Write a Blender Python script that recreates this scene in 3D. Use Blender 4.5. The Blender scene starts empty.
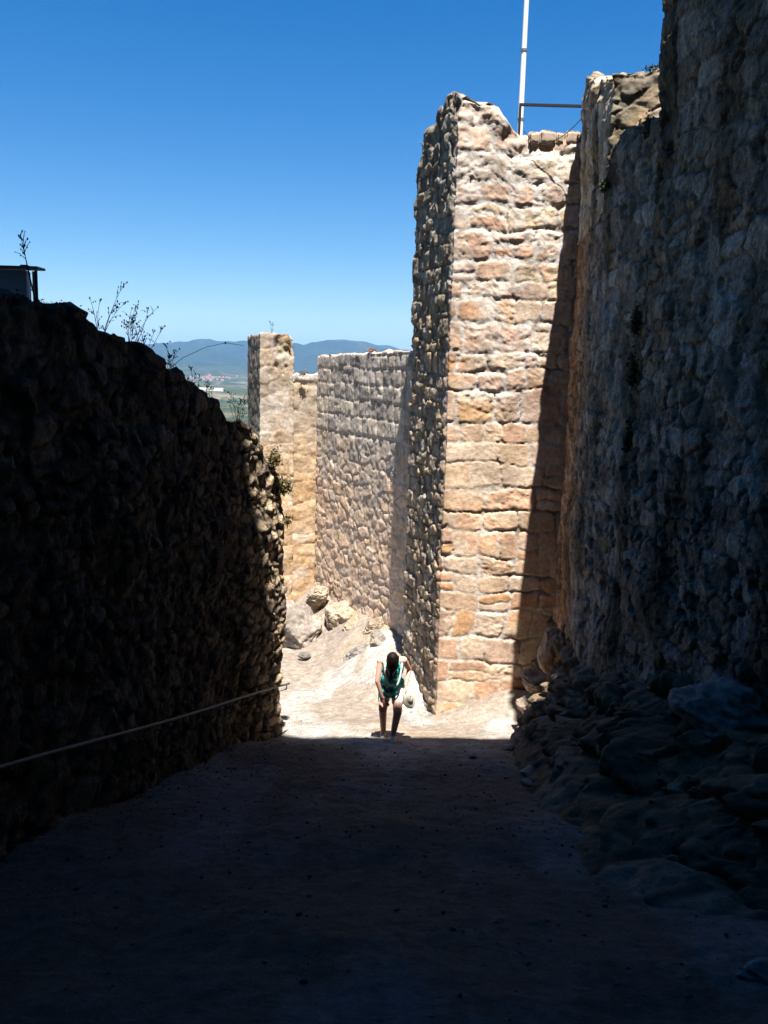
import bpy, bmesh, math, random
import numpy as np
from mathutils import Vector, Matrix
random.seed(7); RNG = np.random.default_rng(7)
sc = bpy.context.scene
COL = sc.collection

# ------------------------------------------------------------------ camera
PITCH = math.radians(9.3); ROLL = math.radians(1.5); F = 870.0
cr, sr = math.cos(ROLL), math.sin(ROLL)
r0 = Vector((1, 0, 0)); u0 = Vector((0, math.sin(PITCH), math.cos(PITCH))); f0 = Vector((0, math.cos(PITCH), -math.sin(PITCH)))
xr = r0*cr + u0*sr; yu = -r0*sr + u0*cr
cd = bpy.data.cameras.new('camera'); cam = bpy.data.objects.new('camera', cd); COL.objects.link(cam)
M = Matrix((xr, yu, -f0)).transposed().to_4x4(); cam.matrix_world = M
cd.sensor_fit = 'HORIZONTAL'; cd.sensor_width = 36; cd.lens = F/768*36; cd.clip_start = .05; cd.clip_end = 90000
sc.camera = cam

# ------------------------------------------------------------------ noise
def _hash(i, j, k, s):
    n = (i.astype(np.int64)*374761393 + j.astype(np.int64)*668265263 + k.astype(np.int64)*2147483647 + s*1274126177) & 0xffffffff
    n = ((n ^ (n >> 13))*1274126177) & 0xffffffff
    n = ((n ^ (n >> 16))*2246822519) & 0xffffffff
    return ((n ^ (n >> 15)) & 0xffffff)/float(0xffffff)
def vn(x, y, z=0.0, s=0):
    x = np.asarray(x, float); y = np.asarray(y, float); z = np.asarray(z, float)+np.zeros_like(x)
    i, j, k = np.floor(x), np.floor(y), np.floor(z)
    fx, fy, fz = x-i, y-j, z-k
    fx, fy, fz = [t*t*t*(t*(t*6-15)+10) for t in (fx, fy, fz)]
    i, j, k = i.astype(np.int64), j.astype(np.int64), k.astype(np.int64)
    def L(a, b, t): return a+(b-a)*t
    h = lambda a, b, c: _hash(i+a, j+b, k+c, s)
    return L(L(L(h(0,0,0), h(1,0,0), fx), L(h(0,1,0), h(1,1,0), fx), fy),
             L(L(h(0,0,1), h(1,0,1), fx), L(h(0,1,1), h(1,1,1), fx), fy), fz)
def fbm(x, y, z=0.0, o=4, s=0):                   # about -1..1
    a, t, n = 1.0, 0.0, 0.0
    for q in range(o):
        t = t+a*(vn(x*2**q, y*2**q, np.asarray(z)*2**q, s+q*17)*2-1); n += a; a *= .5
    return t/n*1.5
def sst(a, b, x):
    t = np.clip((x-a)/(b-a), 0, 1); return t*t*(3-2*t)
def mix(a, b, t):
    return a+(b-a)*t[..., None]

def stones(u, v, w, h, seed=0, jit=.35, p=3.0, size_var=.22):
    """irregular coursed stones. returns four random fields per stone, joint distance (metres), local offsets"""
    v = v + .5*h*(vn(u*.35, u*0+seed, 0, seed+5)-.5)*2*.5
    jj = np.floor(v/h).astype(np.int64)
    b1 = np.full(u.shape, 1e9); b2 = b1.copy(); bi = np.zeros(u.shape, np.int64); bj = bi.copy(); cx = b1*0; cy = b1*0
    for dj in (-1, 0, 1):
        j = jj+dj
        off = _hash(j*0, j, j*0+1, seed+91)*3.7
        ii = np.floor(u/w-off).astype(np.int64)
        for di in (-2, -1, 0, 1, 2):
            i = ii+di
            jx = (_hash(i, j, i*0+2, seed)-.5)*2*jit; jy = (_hash(i, j, i*0+3, seed)-.5)*2*jit*.6
            x = (i+off+.5+jx)*w; y = (j+.5+jy)*h
            bias = (_hash(i, j, i*0+4, seed)-.5)*2*size_var
            d = (np.abs((u-x)/w)**p+np.abs((v-y)/h)**p)**(1/p)-bias
            m = d < b1
            b2 = np.where(m, b1, np.minimum(b2, d))
            bi = np.where(m, i, bi); bj = np.where(m, j, bj); cx = np.where(m, x, cx); cy = np.where(m, y, cy)
            b1 = np.where(m, d, b1)
    e = (b2-b1)*min(w, h)*.75
    R = [_hash(bi, bj, bi*0+k, seed+33) for k in (5, 6, 7, 8)]
    return R, e, (u-cx)/w, (v-cy)/h

def ashlar(u, v, w, h, seed=0, var=.42, tall=.35):
    """coursed blocks: uneven course heights, uneven widths, near-rectangular joints"""
    vv = v/h + tall*(vn(v/h*.9, v*0+seed, 0, seed+1)-.5)*2*.8
    j = np.floor(vv).astype(np.int64); fv = vv-j
    off = _hash(j*0, j, j*0+1, seed+91)*5.3
    ws = w*(.75+.6*_hash(j, j*0, j*0+9, seed+7))
    t = u/ws-off; ii = np.floor(t).astype(np.int64)
    b1 = np.full(u.shape, 1e9); b2 = b1.copy(); bi = np.zeros(u.shape, np.int64); cx = b1*0
    for di in (-1, 0, 1):
        i = ii+di; x = i+.5+(_hash(i, j, i*0+2, seed)-.5)*2*var; d = np.abs(t-x); m = d < b1
        b2 = np.where(m, b1, np.minimum(b2, d)); bi = np.where(m, i, bi); cx = np.where(m, x, cx); b1 = np.where(m, d, b1)
    # some blocks are two thin ones stacked
    eu = (b2-b1)*.5*ws; ev = np.minimum(fv, 1-fv)*h
    split = _hash(bi, j, bi*0+12, seed) > .93
    ev = np.where(split, np.minimum(ev, np.abs(fv-.5)*h), ev)
    lv = fv-.5; up = np.where(split & (fv > .5), 1, 0)
    e = -np.log(np.exp(-eu/.012)+np.exp(-ev/.012))*.012
    R = [_hash(bi, j, bi*0+k+up*40, seed+33) for k in (5, 6, 7, 8)]
    return R, e, t-cx, lv

def palette(r, cols):
    cols = np.array(cols); n = len(cols); k = np.minimum((r*n).astype(int), n-1)
    return cols[k]

# ------------------------------------------------------------------ materials
def rough_mat(name, base=None, attr=None, rough=.95, scale=18, amp=.35, bump=.35, bdist=.012, fine=90, spots=None, spec=.15):
    m = bpy.data.materials.new(name); m.use_nodes = True; nt = m.node_tree; N = nt.nodes; Lk = nt.links
    b = N['Principled BSDF']; b.inputs['Roughness'].default_value = rough; b.inputs['Specular IOR Level'].default_value = spec
    tc = N.new('ShaderNodeTexCoord')
    def noise(s, d=6, r=.6):
        n = N.new('ShaderNodeTexNoise'); n.inputs['Scale'].default_value = s; n.inputs['Detail'].default_value = d; n.inputs['Roughness'].default_value = r
        Lk.new(tc.outputs['Object'], n.inputs['Vector']); return n
    n1 = noise(scale); n2 = noise(fine, 4, .7); n3 = noise(scale*.12, 3)
    if attr:
        a = N.new('ShaderNodeAttribute'); a.attribute_name = attr; src = a.outputs['Color']
    else:
        rgb = N.new('ShaderNodeRGB'); rgb.outputs[0].default_value = (*base, 1); src = rgb.outputs[0]
    def mul(src, n, lo, hi):
        mr = N.new('ShaderNodeMapRange'); mr.inputs['From Min'].default_value = .3; mr.inputs['From Max'].default_value = .7
        mr.inputs['To Min'].default_value = lo; mr.inputs['To Max'].default_value = hi; Lk.new(n.outputs['Fac'], mr.inputs['Value'])
        mx = N.new('ShaderNodeVectorMath'); mx.operation = 'SCALE'; Lk.new(src, mx.inputs[0]); Lk.new(mr.outputs[0], mx.inputs['Scale']); return mx.outputs[0]
    c = mul(src, n1, 1-amp, 1+amp*.8); c = mul(c, n2, 1-amp*.6, 1+amp*.5); c = mul(c, n3, 1-amp*.4, 1+amp*.4)
    Lk.new(c, b.inputs['Base Color'])
    ad = N.new('ShaderNodeMath'); ad.operation = 'MULTIPLY_ADD'; ad.inputs[1].default_value = .45
    Lk.new(n2.outputs['Fac'], ad.inputs[0]); Lk.new(n1.outputs['Fac'], ad.inputs[2])
    bp = N.new('ShaderNodeBump'); bp.inputs['Strength'].default_value = bump; bp.inputs['Distance'].default_value = bdist
    Lk.new(ad.outputs[0], bp.inputs['Height']); Lk.new(bp.outputs[0], b.inputs['Normal'])
    return m
def plain(name, col, rough=.6, metal=0.0, amp=.12, scale=30):
    m = rough_mat(name, base=col, rough=rough, amp=amp, scale=scale, bump=.1, bdist=.003, spec=.4); m.node_tree.nodes['Principled BSDF'].inputs['Metallic'].default_value = metal
    return m
M_STONE = rough_mat('weathered_stone', attr='stone_tint', scale=14, amp=.30, bump=.7, bdist=.02, fine=70)
M_DARK = rough_mat('rubble_stone', attr='stone_tint', scale=17, amp=.5, bump=1.0, bdist=.05, fine=52)
M_ROCK = rough_mat('bedrock_stone', attr='stone_tint', scale=6, amp=.35, bump=.8, bdist=.03, fine=45)
M_PATH = rough_mat('trodden_gravel', attr='stone_tint', scale=13, amp=.30, bump=1.0, bdist=.03, fine=42)
M_TWIG = plain('dry_stalk', (.07, .05, .03), .9)
M_LEAF = plain('dark_scrub_leaf', (.035, .05, .02), .8, amp=.5, scale=8)
M_GRASS = plain('dry_grass', (.17, .14, .06), .9, amp=.4, scale=12)
M_METAL = plain('galvanised_rail', (.17, .165, .155), .6, .3)
M_BLACK = plain('black_painted_metal', (.010, .010, .012), .85)
M_WHITE = plain('white_paint', (.8, .8, .78), .45, amp=.05)
M_PANEL = plain('blue_grey_sheet_metal', (.34, .48, .68), .5, .1, amp=.1)

# ------------------------------------------------------------------ object helpers
def link(name, me, mat=None, parent=None, smooth=True):
    o = bpy.data.objects.new(name, me); COL.objects.link(o)
    if mat is not None:
        for m in (mat if isinstance(mat, (list, tuple)) else [mat]): me.materials.append(m)
    if parent: o.parent = parent
    if smooth and len(me.polygons): me.polygons.foreach_set('use_smooth', [p_.loop_total <= 4 for p_ in me.polygons])
    return o
def tag(o, label=None, cat=None, group=None, kind=None):
    if label: o['label'] = label
    if cat: o['category'] = cat
    if group: o['group'] = group
    if kind: o['kind'] = kind
    return o
def empty(name, loc=(0, 0, 0)):
    o = bpy.data.objects.new(name, None); COL.objects.link(o); o.location = loc; o.empty_display_size = .3; return o
def grid_mesh(name, P, C=None, flip=False, wrap=False):
    """P (n,m,3) -> grid mesh with colour attribute"""
    n, m, _ = P.shape
    me = bpy.data.meshes.new(name)
    idx = np.arange(n*m).reshape(n, m)
    a, b, c, d = idx[:-1, :-1], idx[1:, :-1], idx[1:, 1:], idx[:-1, 1:]
    q = np.stack([a, b, c, d] if not flip else [a, d, c, b], -1).reshape(-1, 4)
    if wrap:
        a, b, c, d = idx[-1, :-1], idx[0, :-1], idx[0, 1:], idx[-1, 1:]
        q = np.vstack([q, np.stack([a, b, c, d] if not flip else [a, d, c, b], -1).reshape(-1, 4)])
    me.vertices.add(n*m); me.vertices.foreach_set('co', P.reshape(-1).astype(np.float32))
    me.loops.add(q.size); me.loops.foreach_set('vertex_index', q.reshape(-1).astype(np.int32))
    me.polygons.add(len(q)); me.polygons.foreach_set('loop_start', np.arange(0, q.size, 4, dtype=np.int32)); me.polygons.foreach_set('loop_total', np.full(len(q), 4, np.int32))
    me.update(calc_edges=True)
    if C is not None:
        ca = me.color_attributes.new('stone_tint', 'FLOAT_COLOR', 'POINT')
        ca.data.foreach_set('color', np.concatenate([C.reshape(-1, 3), np.ones((n*m, 1))], 1).reshape(-1).astype(np.float32))
    return me

def wall_strip(name, pts, z0, top, style, du=.03, dv=.03, thick=.8, round_=.05, batter=None, back=True, top2d=None):
    """wall along plan polyline pts, outward side = RIGHT of travel direction. top(u,x,y)->z"""
    pts = np.array(pts, float); seg = np.diff(pts, axis=0); L = np.hypot(seg[:, 0], seg[:, 1]); cum = np.concatenate([[0], np.cumsum(L)])
    us = np.linspace(0, cum[-1], int(cum[-1]/du)+1)
    us = np.unique(np.concatenate([us, cum]))
    X = np.interp(us, cum, pts[:, 0]); Y = np.interp(us, cum, pts[:, 1])
    dirs = seg/L[:, None]; nrm = np.stack([dirs[:, 1], -dirs[:, 0]], 1)
    def nat(u):
        k = np.clip(np.searchsorted(cum, u, side='right')-1, 0, len(L)-1); return nrm[k]
    N = sum(nat(us+o) for o in np.linspace(-round_, round_, 7)); N /= np.linalg.norm(N, axis=1)[:, None]
    T = top(us, X, Y); zmax = T.max()
    nv = int((zmax-z0)/dv)+1
    t = np.linspace(0, 1, nv)
    Z = z0+(T[:, None]-z0)*t[None]
    U = np.repeat(us[:, None], nv, 1)
    XX = np.repeat(X[:, None], nv, 1); YY = np.repeat(Y[:, None], nv, 1)
    H, C = style(U, Z, XX, YY, T[:, None]-Z)
    if batter is not None: H = H+batter(U, Z, XX, YY)
    Px = XX+N[:, 0:1]*H; Py = YY+N[:, 1:2]*H
    face = np.stack([Px, Py, Z], -1)
    # cap rows
    caps = []; cc = []
    nc = max(5, int(thick/.07))
    for k in range(1, nc+1):
        s = k/nc*thick
        zz = T+ (fbm(us*4, us*0+s*4, 0, 3, 3)*.07 - .04*(k/nc) if k < nc else -.1)
        if top2d is not None: zz = np.minimum(top2d(X-N[:, 0]*s, Y-N[:, 1]*s), T+.05)+fbm(us*4, us*0+s*4, 0, 3, 3)*.06
        caps.append(np.stack([X+N[:, 0]*(H[:, -1]-s), Y+N[:, 1]*(H[:, -1]-s), zz], -1)); cc.append(C[:, -1]*(1-.0*k))
    if back:
        for zf in (.66, .33, 0):
            caps.append(np.stack([X-N[:, 0]*thick, Y-N[:, 1]*thick, z0+(T-z0-.15)*zf], -1)); cc.append(C[:, -1])
    P = np.concatenate([face, np.stack(caps, 1)], 1); CC = np.concatenate([C, np.stack(cc, 1)], 1)
    return grid_mesh(name, P, CC)

def tube_bm(bm, pts, rad, seg=6, cap=True):
    pts = [Vector(p) for p in pts]; rad = rad if isinstance(rad, (list, tuple)) else [rad]*len(pts)
    rings = []
    for i, p in enumerate(pts):
        d = (pts[min(i+1, len(pts)-1)]-pts[max(i-1, 0)]).normalized()
        a = d.orthogonal().normalized() if i == 0 else (pa - d*pa.dot(d)).normalized()
        pa = a; b = d.cross(a)
        rings.append([bm.verts.new(p+(a*math.cos(2*math.pi*k/seg)+b*math.sin(2*math.pi*k/seg))*rad[i]) for k in range(seg)])
    for r, s in zip(rings, rings[1:]):
        for k in range(seg): bm.faces.new((r[k], r[(k+1) % seg], s[(k+1) % seg], s[k]))
    if cap:
        bm.faces.new(rings[0][::-1]); bm.faces.new(rings[-1])
def box_bm(bm, x0, x1, y0, y1, z0, z1, bev=.0):
    v = [bm.verts.new((x, y, z)) for z in (z0, z1) for (x, y) in ((x0, y0), (x1, y0), (x1, y1), (x0, y1))]
    fs = [bm.faces.new([v[i] for i in f]) for f in ((3, 2, 1, 0), (4, 5, 6, 7), (0, 1, 5, 4), (1, 2, 6, 5), (2, 3, 7, 6), (3, 0, 4, 7))]
    if bev:
        es = list({e for f in fs for e in f.edges}); bmesh.ops.bevel(bm, geom=es, offset=bev, segments=2, affect='EDGES')
def done(name, bm, mat, parent=None, smooth=False):
    bmesh.ops.recalc_face_normals(bm, faces=bm.faces); me = bpy.data.meshes.new(name); bm.to_mesh(me); bm.free()
    return link(name, me, mat, parent, smooth)

# ------------------------------------------------------------------ sun / sky
SX, SY, SZ = -.125, 1.0, -2.72            # direction light travels
sv = Vector((SX, SY, SZ)).normalized()
sl = bpy.data.lights.new('sun', 'SUN'); sl.energy = 5.0; sl.angle = math.radians(.5); sl.color = (1, .955, .89)
so = bpy.data.objects.new('sun', sl); COL.objects.link(so); so.rotation_euler = sv.to_track_quat('-Z', 'Y').to_euler(); so.location = (0, 0, 60)
w = bpy.data.worlds.new('World'); sc.world = w; w.use_nodes = True
nt = w.node_tree; bg = nt.nodes['Background']; sky = nt.nodes.new('ShaderNodeTexSky'); sky.sky_type = 'NISHITA'; sky.sun_disc = False
el = math.asin(-sv.z); sky.sun_elevation = el
sky.sun_rotation = math.atan2(-SX, -SY)      # azimuth of the sun, clockwise from +Y
sky.altitude = 900; sky.air_density = 1.15; sky.dust_density = .1; sky.ozone_density = 3.5
hs = nt.nodes.new('ShaderNodeHueSaturation'); hs.inputs['Hue'].default_value = .506; hs.inputs['Saturation'].default_value = 1.45; hs.inputs['Value'].default_value = .92
nt.links.new(sky.outputs[0], hs.inputs['Color']); nt.links.new(hs.outputs[0], bg.inputs[0]); bg.inputs[1].default_value = .05
sc.view_settings.view_transform = 'Standard'; sc.view_settings.look = 'None'; sc.view_settings.exposure = 1.55; sc.view_settings.gamma = 1; sc.view_settings.use_curve_mapping = False

# ------------------------------------------------------------------ ground
PY = [-8, 0, 5.3, 11.5, 13.6, 16, 18.7, 21, 26]; PZ = [.8, -1.6, -3.22, -5.08, -5.62, -5.95, -6.2, -6.2, -6.6]
def ground(x, y):
    z = np.interp(y, PY, PZ)
    z = z + .62*sst(1.6, .15, np.abs((x-.62)*.9-(16-y)*.3))*sst(13.7, 15.2, y)       # drift at the foot of the tower flank
    dfw = (-1.66-x)*.89+(21-y)*.45                                       # distance to the long far wall
    z = z + .22*sst(1.0, .0, dfw)*sst(15.5, 18, y)
    z = z + .15*sst(1.4, 0, 20.6+.3*(x+3)-y)*sst(-.2, -1.6, x)*sst(17, 18.5, y)
    z = z + .38*sst(.9, 2.3, x)*sst(12.2, 13.6, y)+ .10*sst(.8, .0, 13.6-y)*sst(.8, 1.2, x)
    return z
xs = np.arange(-6, 6, .04); ys = np.arange(-8, 27, .04)
Xg, Yg = np.meshgrid(xs, ys, indexing='ij')
Zg = ground(Xg, Yg)+fbm(Xg*.8, Yg*.8, 0, 3, 11)*.05+fbm(Xg*5, Yg*5, 0, 3, 12)*.012
Rr, e, lu, lv = stones(Xg, Yg, .22, .2, 77, .45, 2, .1)
peb = sst(.0, .035, .045-np.hypot(lu*.22, lv*.2))*(Rr[0] > .72)
Zg = Zg+peb*.018
base = np.array([.255, .21, .17])
Cg = np.ones(Xg.shape+(3,))*base
Cg = mix(Cg, np.ones_like(Cg)*np.array([.275, .215, .155]), sst(-.2, .5, fbm(Xg*.7, Yg*.7, 3, 4, 4)))
Cg = mix(Cg, np.ones_like(Cg)*np.array([.33, .305, .275]), sst(.0, .6, fbm(Xg*1.6, Yg*.5, 9, 4, 5)))
near = sst(11.6, 8.5, Yg+fbm(Xg, Yg, 0, 2, 31)*.7)                       # shade painted darker into the near path, up to the shadow edge
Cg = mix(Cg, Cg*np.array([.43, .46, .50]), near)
Cg = Cg*(1+peb[..., None]*.25)
Cg = Cg*(1+.20*fbm(Xg*9, Yg*9, 4, 3, 8)[..., None])
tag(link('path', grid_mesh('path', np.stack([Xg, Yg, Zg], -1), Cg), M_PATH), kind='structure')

# far terrain: castle hill falling to the plain, mountains on the skyline
rr = np.concatenate([np.geomspace(20, 30000, 260)]); th = np.radians(np.linspace(-75, 75, 560))
Rg, Tg = np.meshgrid(rr, th, indexing='ij'); X = Rg*np.sin(Tg); Y = Rg*np.cos(Tg)
hill = -9-.23*np.maximum(Rg-26, 0)
Z = np.maximum(hill+fbm(X*.02, Y*.02, 0, 4, 5)*4*sst(30, 200, Rg), -110+fbm(X/900, Y/900, 1, 5, 8)*26*sst(300, 3000, Rg))
az = np.degrees(Tg)
sky_h = np.interp(az, [-60, -30, -15.7, -12, -9.1, -5.5, -4.2, -2.6, -.9, 1.85, 8, 30, 60], [300, 330, 330, 380, 386, 365, 455, 450, 415, 350, 380, 300, 350])+26*fbm(az*1.1, az*0, 0, 5, 9)
rid = fbm(X/1300, Y/1300, 3, 6, 21)
mt = sst(10500, 14500, Rg+rid*1200)*(sky_h*.95+rid*60)
ft = sst(7800, 10500, Rg+fbm(X/900, Y/900, 7, 4, 2)*900)*(95+fbm(X/700, Y/700, 5, 4, 2)*60)
Z = Z+np.maximum(mt, ft)+110*sst(10500, 14500, Rg)
Ct = np.ones(X.shape+(3,))*np.array([.06, .07, .04])
Rf, ef, _, _ = stones(X+Y*.3, Y, 260, 190, 5, .4, 2.2)
field = palette(Rf[0], [(.13, .11, .07), (.06, .075, .035), (.04, .055, .03), (.17, .14, .09), (.035, .05, .025)])
Ct = mix(Ct, field, sst(600, 1500, Rg)*sst(9500, 7500, Rg)*.85)
Ct = mix(Ct, np.ones_like(Ct)*np.array([.03, .045, .022]), sst(.05, .4, fbm(X/120, Y/120, 0, 4, 61))*sst(9800, 8500, Rg))
rock = sst(-.1, .5, fbm(X/420, Y/420, Z/160, 4, 9))*sst(300, 420, Z)
Ct = mix(Ct, np.ones_like(Ct)*np.array([.03, .045, .03]), sst(8500, 10000, Rg))
Ct = mix(Ct, np.ones_like(Ct)*np.array([.34, .31, .27]), rock*.15)
M_TERR = rough_mat('scrub_and_fields', attr='stone_tint', scale=.02, amp=.35, bump=.0, bdist=1, fine=.2)
tag(link('terrain', grid_mesh('terrain', np.stack([X, Y, Z], -1), Ct, flip=True), M_TERR), kind='structure')

M_COPE = rough_mat('pale_coping', base=(.42, .33, .25), scale=10, amp=.3)
# ------------------------------------------------------------------ stone styles
MORT = np.array([.50, .46, .42])
def ragged(u, amp, cell=.3, s=0):
    return (vn(np.floor(u/cell+vn(u*0+s, u*0, 0, s)), u*0+s, 0, s)-.5)*amp+fbm(u*3, u*0, s, 3, s)*amp*.3
def style_tower(U, Z, X, Y, D):
    n1 = fbm(U*3, Z*3, 0, 4, 1)
    ww = fbm(U*9, Z*9, 0, 4, 44)
    wu, wv = U+fbm(U*1.6, Z*1.6, 2, 3, 41)*.06+ww*.018, Z+fbm(U*1.3, Z*2, 4, 3, 42)*.055+ww*.016
    wb = fbm(U*2.2, Z*2.2, 12, 3, 47)
    up = sst(-2.2, 1.6, Z-.4+n1*.8+fbm(U*.8, Z*.8, 5, 3, 48)*1.3)
    R, ed, lu, lv = ashlar(wu+wb*.02, wv+wb*.02*(1+up), .50, .355, 3, .46, .3)
    ero = sst(.0, .12, .12+.75*up-R[3]+.10)                                         # which blocks are weathered open
    er = fbm(U*7, Z*8, 0, 5, 55); fine = fbm(U*22, Z*24, 0, 3, 66)
    jn = fbm(U*1.6, Z*1.6, 7, 3, 6)
    cornr = np.clip(np.abs(lu)*1.6-.35, 0, 1)*np.clip(np.abs(lv)*2-.45, 0, 1)*.10   # rounded block ends
    ed = ed-cornr
    jw = np.clip(.004+(.010+.022*up)*sst(-.5, .5, jn)+.010*er+.010*R[1]*up, .001, .06)
    s = sst(jw, jw+.010+.012*ero, ed)
    smooth_h = s*(.011+.008*R[0])+lv*.014*(R[1]-.4)*s+lu*(R[2]-.5)*.016*s+er*.004
    crack = sst(.10, .0, np.abs(fbm(U*3.2+lv*2, Z*5.5, 3, 5, 77)))
    rough_h = s*(.010+.012*R[0])+er*.012*s-crack*.012+fine*.006-sst(.25, .6, fbm(U*6, Z*8, 3, 5, 71))*.015
    H = smooth_h+(rough_h-smooth_h)*ero+fine*.003+fbm(U*.8, Z*.8, 2, 3, 19)*.02
    crev = sst(.010, .0, ed)*sst(.15, .5, fbm(U*1.8, Z*1.8, 5, 3, 61)+.1)          # open, shadowed joints here and there
    H = (H-crev*.03)*.70
    low = 1.12*palette(R[2], [(.50, .315, .175), (.47, .28, .15), (.50, .37, .25), (.45, .31, .21), (.51, .39, .29), (.48, .30, .20), (.46, .33, .25), (.50, .36, .24)])
    hi = 1.1*palette(R[2], [(.47, .38, .30), (.42, .325, .26), (.49, .40, .31), (.45, .335, .26), (.50, .40, .28), (.40, .325, .27), (.48, .34, .255), (.45, .35, .30)])
    C = mix(low, hi, sst(-.2, 1.0, up+.3*(R[1]-.5))); C = C*(1+.20*n1[..., None]+.12*er[..., None])
    C = mix(C, C*np.array([1.10, .90, .80]), sst(.1, .5, fbm(U*1.3, Z*1.6, 2, 4, 83))*.8)
    mort = mix(np.ones_like(C)*np.array([.50, .41, .32]), np.ones_like(C)*np.array([.54, .49, .44]), sst(-.2, .6, up+jn*.5))
    smear = sst(.15, .45, fbm(U*2.6, Z*3.0, 15, 4, 84))*sst(.2, .8, up)              # mortar smeared over stones
    C = mix(C, mort, np.maximum(1-s, smear*.7))
    dirt = sst(.2, .5, fbm(U*2.5, Z*2.5, 8, 4, 81))
    C = mix(C, C*np.array([.70, .65, .62]), dirt*.45)
    C = mix(C, np.ones_like(C)*np.array([.20, .14, .09]), crev*.7)
    C = mix(C, C*np.array([.62, .56, .52]), crack*ero*.6)
    # flank: small dark rubble in rough courses
    Rc, ec, cu, cv = stones(wu+ww*.01, wv, .27, .19, 14, .45, 3.6, .30)
    Rd, ed_, du_, dv_ = ashlar(wu+3, wv, .34, .24, 15)
    sel = fbm(U*.9, Z*.7, 2, 3, 17) > .0
    Rc = [np.where(sel, d, c) for c, d in zip(Rc, Rd)]; ec = np.where(sel, ed_, ec); cu = np.where(sel, du_, cu); cv = np.where(sel, dv_, cv)
    sc_ = sst(.002, .022, ec)
    Hc = sc_*.035+(Rc[0]-.5)*.04*sc_+cu*(Rc[1]-.35)*.06*sc_+cv*(Rc[3]-.5)*.035+er*.022*sc_+fine*.006
    pc = palette(Rc[2], [(.33, .24, .155), (.38, .28, .175), (.26, .20, .145), (.35, .285, .21), (.29, .215, .14), (.22, .18, .14)])
    grey = sst(-.5, 2.0, Z+n1)
    pc = mix(pc, pc*np.array([.66, .74, .82]), grey)*(1+.25*er[..., None])
    pc = mix(pc, np.ones_like(pc)*np.array([.40, .36, .31]), sst(.3, .6, fbm(U*3, Z*3, 9, 4, 19))*.6)
    Cc = mix(np.ones_like(pc)*np.array([.17, .135, .105]), pc, sc_)
    k = sst(FL-.10, FL-.03, U)
    H = Hc+(H-Hc)*k; C = mix(Cc, C, k)
    crest = sst(.7, 0, D); H = H+fbm(U*3, Z*3, 5, 4, 91)*.10*crest-.05*crest
    return H, C
def style_right(U, Z, X, Y, D):
    ww = fbm(U*8, Z*8, 0, 4, 144)
    wu, wv = U+fbm(U*1.3, Z*1.3, 2, 3, 141)*.10+ww*.02, Z+fbm(U*1.1, Z*2, 4, 3, 142)*.08+ww*.015
    R, ed, lu, lv = stones(wu, wv, .22, .15, 103, .48, 3.4, .34)
    R2, ed2, lu2, lv2 = stones(wu*1.0+9, wv, .36, .23, 104, .46, 4.0, .34)
    big = fbm(U*.6, Z*.7, 3, 3, 12) > .05
    R = [np.where(big, b, a) for a, b in zip(R, R2)]; ed = np.where(big, ed2, ed); lu = np.where(big, lu2, lu); lv = np.where(big, lv2, lv)
    er = fbm(U*5, Z*6, 0, 5, 155); fine = fbm(U*18, Z*18, 0, 4, 166)
    jn = fbm(U*1.3, Z*1.3, 4, 3, 8)
    jw = np.clip(.004+.012*jn+.006*er, .001, .03); s = sst(jw, jw+.016, ed)
    H = s*.020+(R[0]-.5)*.030*s+lu*(R[1]-.5)*.035*s+lv*(R[3]-.5)*.04*s+er*.014+fine*.009+fbm(U*.9, Z*.9, 1, 3, 3)*.06
    H = H-sst(.4, .7, fbm(U*5, Z*5, 8, 4, 171))*.04
    C = .98*palette(R[2], [(.25, .21, .17), (.33, .28, .23), (.20, .175, .145), (.30, .23, .16), (.36, .32, .27), (.24, .195, .145)])
    C = C*(1+.3*er[..., None])
    C = mix(np.ones_like(C)*np.array([.13, .12, .105]), C, s)
    pale = sst(.3, .6, fbm(U*1.7, Z*1.3, 6, 5, 32)); C = mix(C, np.ones_like(C)*np.array([.34, .33, .31]), pale*.5)
    moss = sst(.2, .5, fbm(U*1.6, Z*.45, 9, 5, 33)); C = mix(C, C*np.array([.36, .35, .28]), moss*.75)
    warm = sst(10.6, 13.2, Y); C = mix(C, C*np.array([1.35, .98, .72]), warm)  # warm bounce light at the far end painted into the stone
    crest = sst(.3, 0, D); H = H+fbm(U*4, Z*4, 5, 3, 191)*.06*crest-.03*crest
    return H, C
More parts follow.
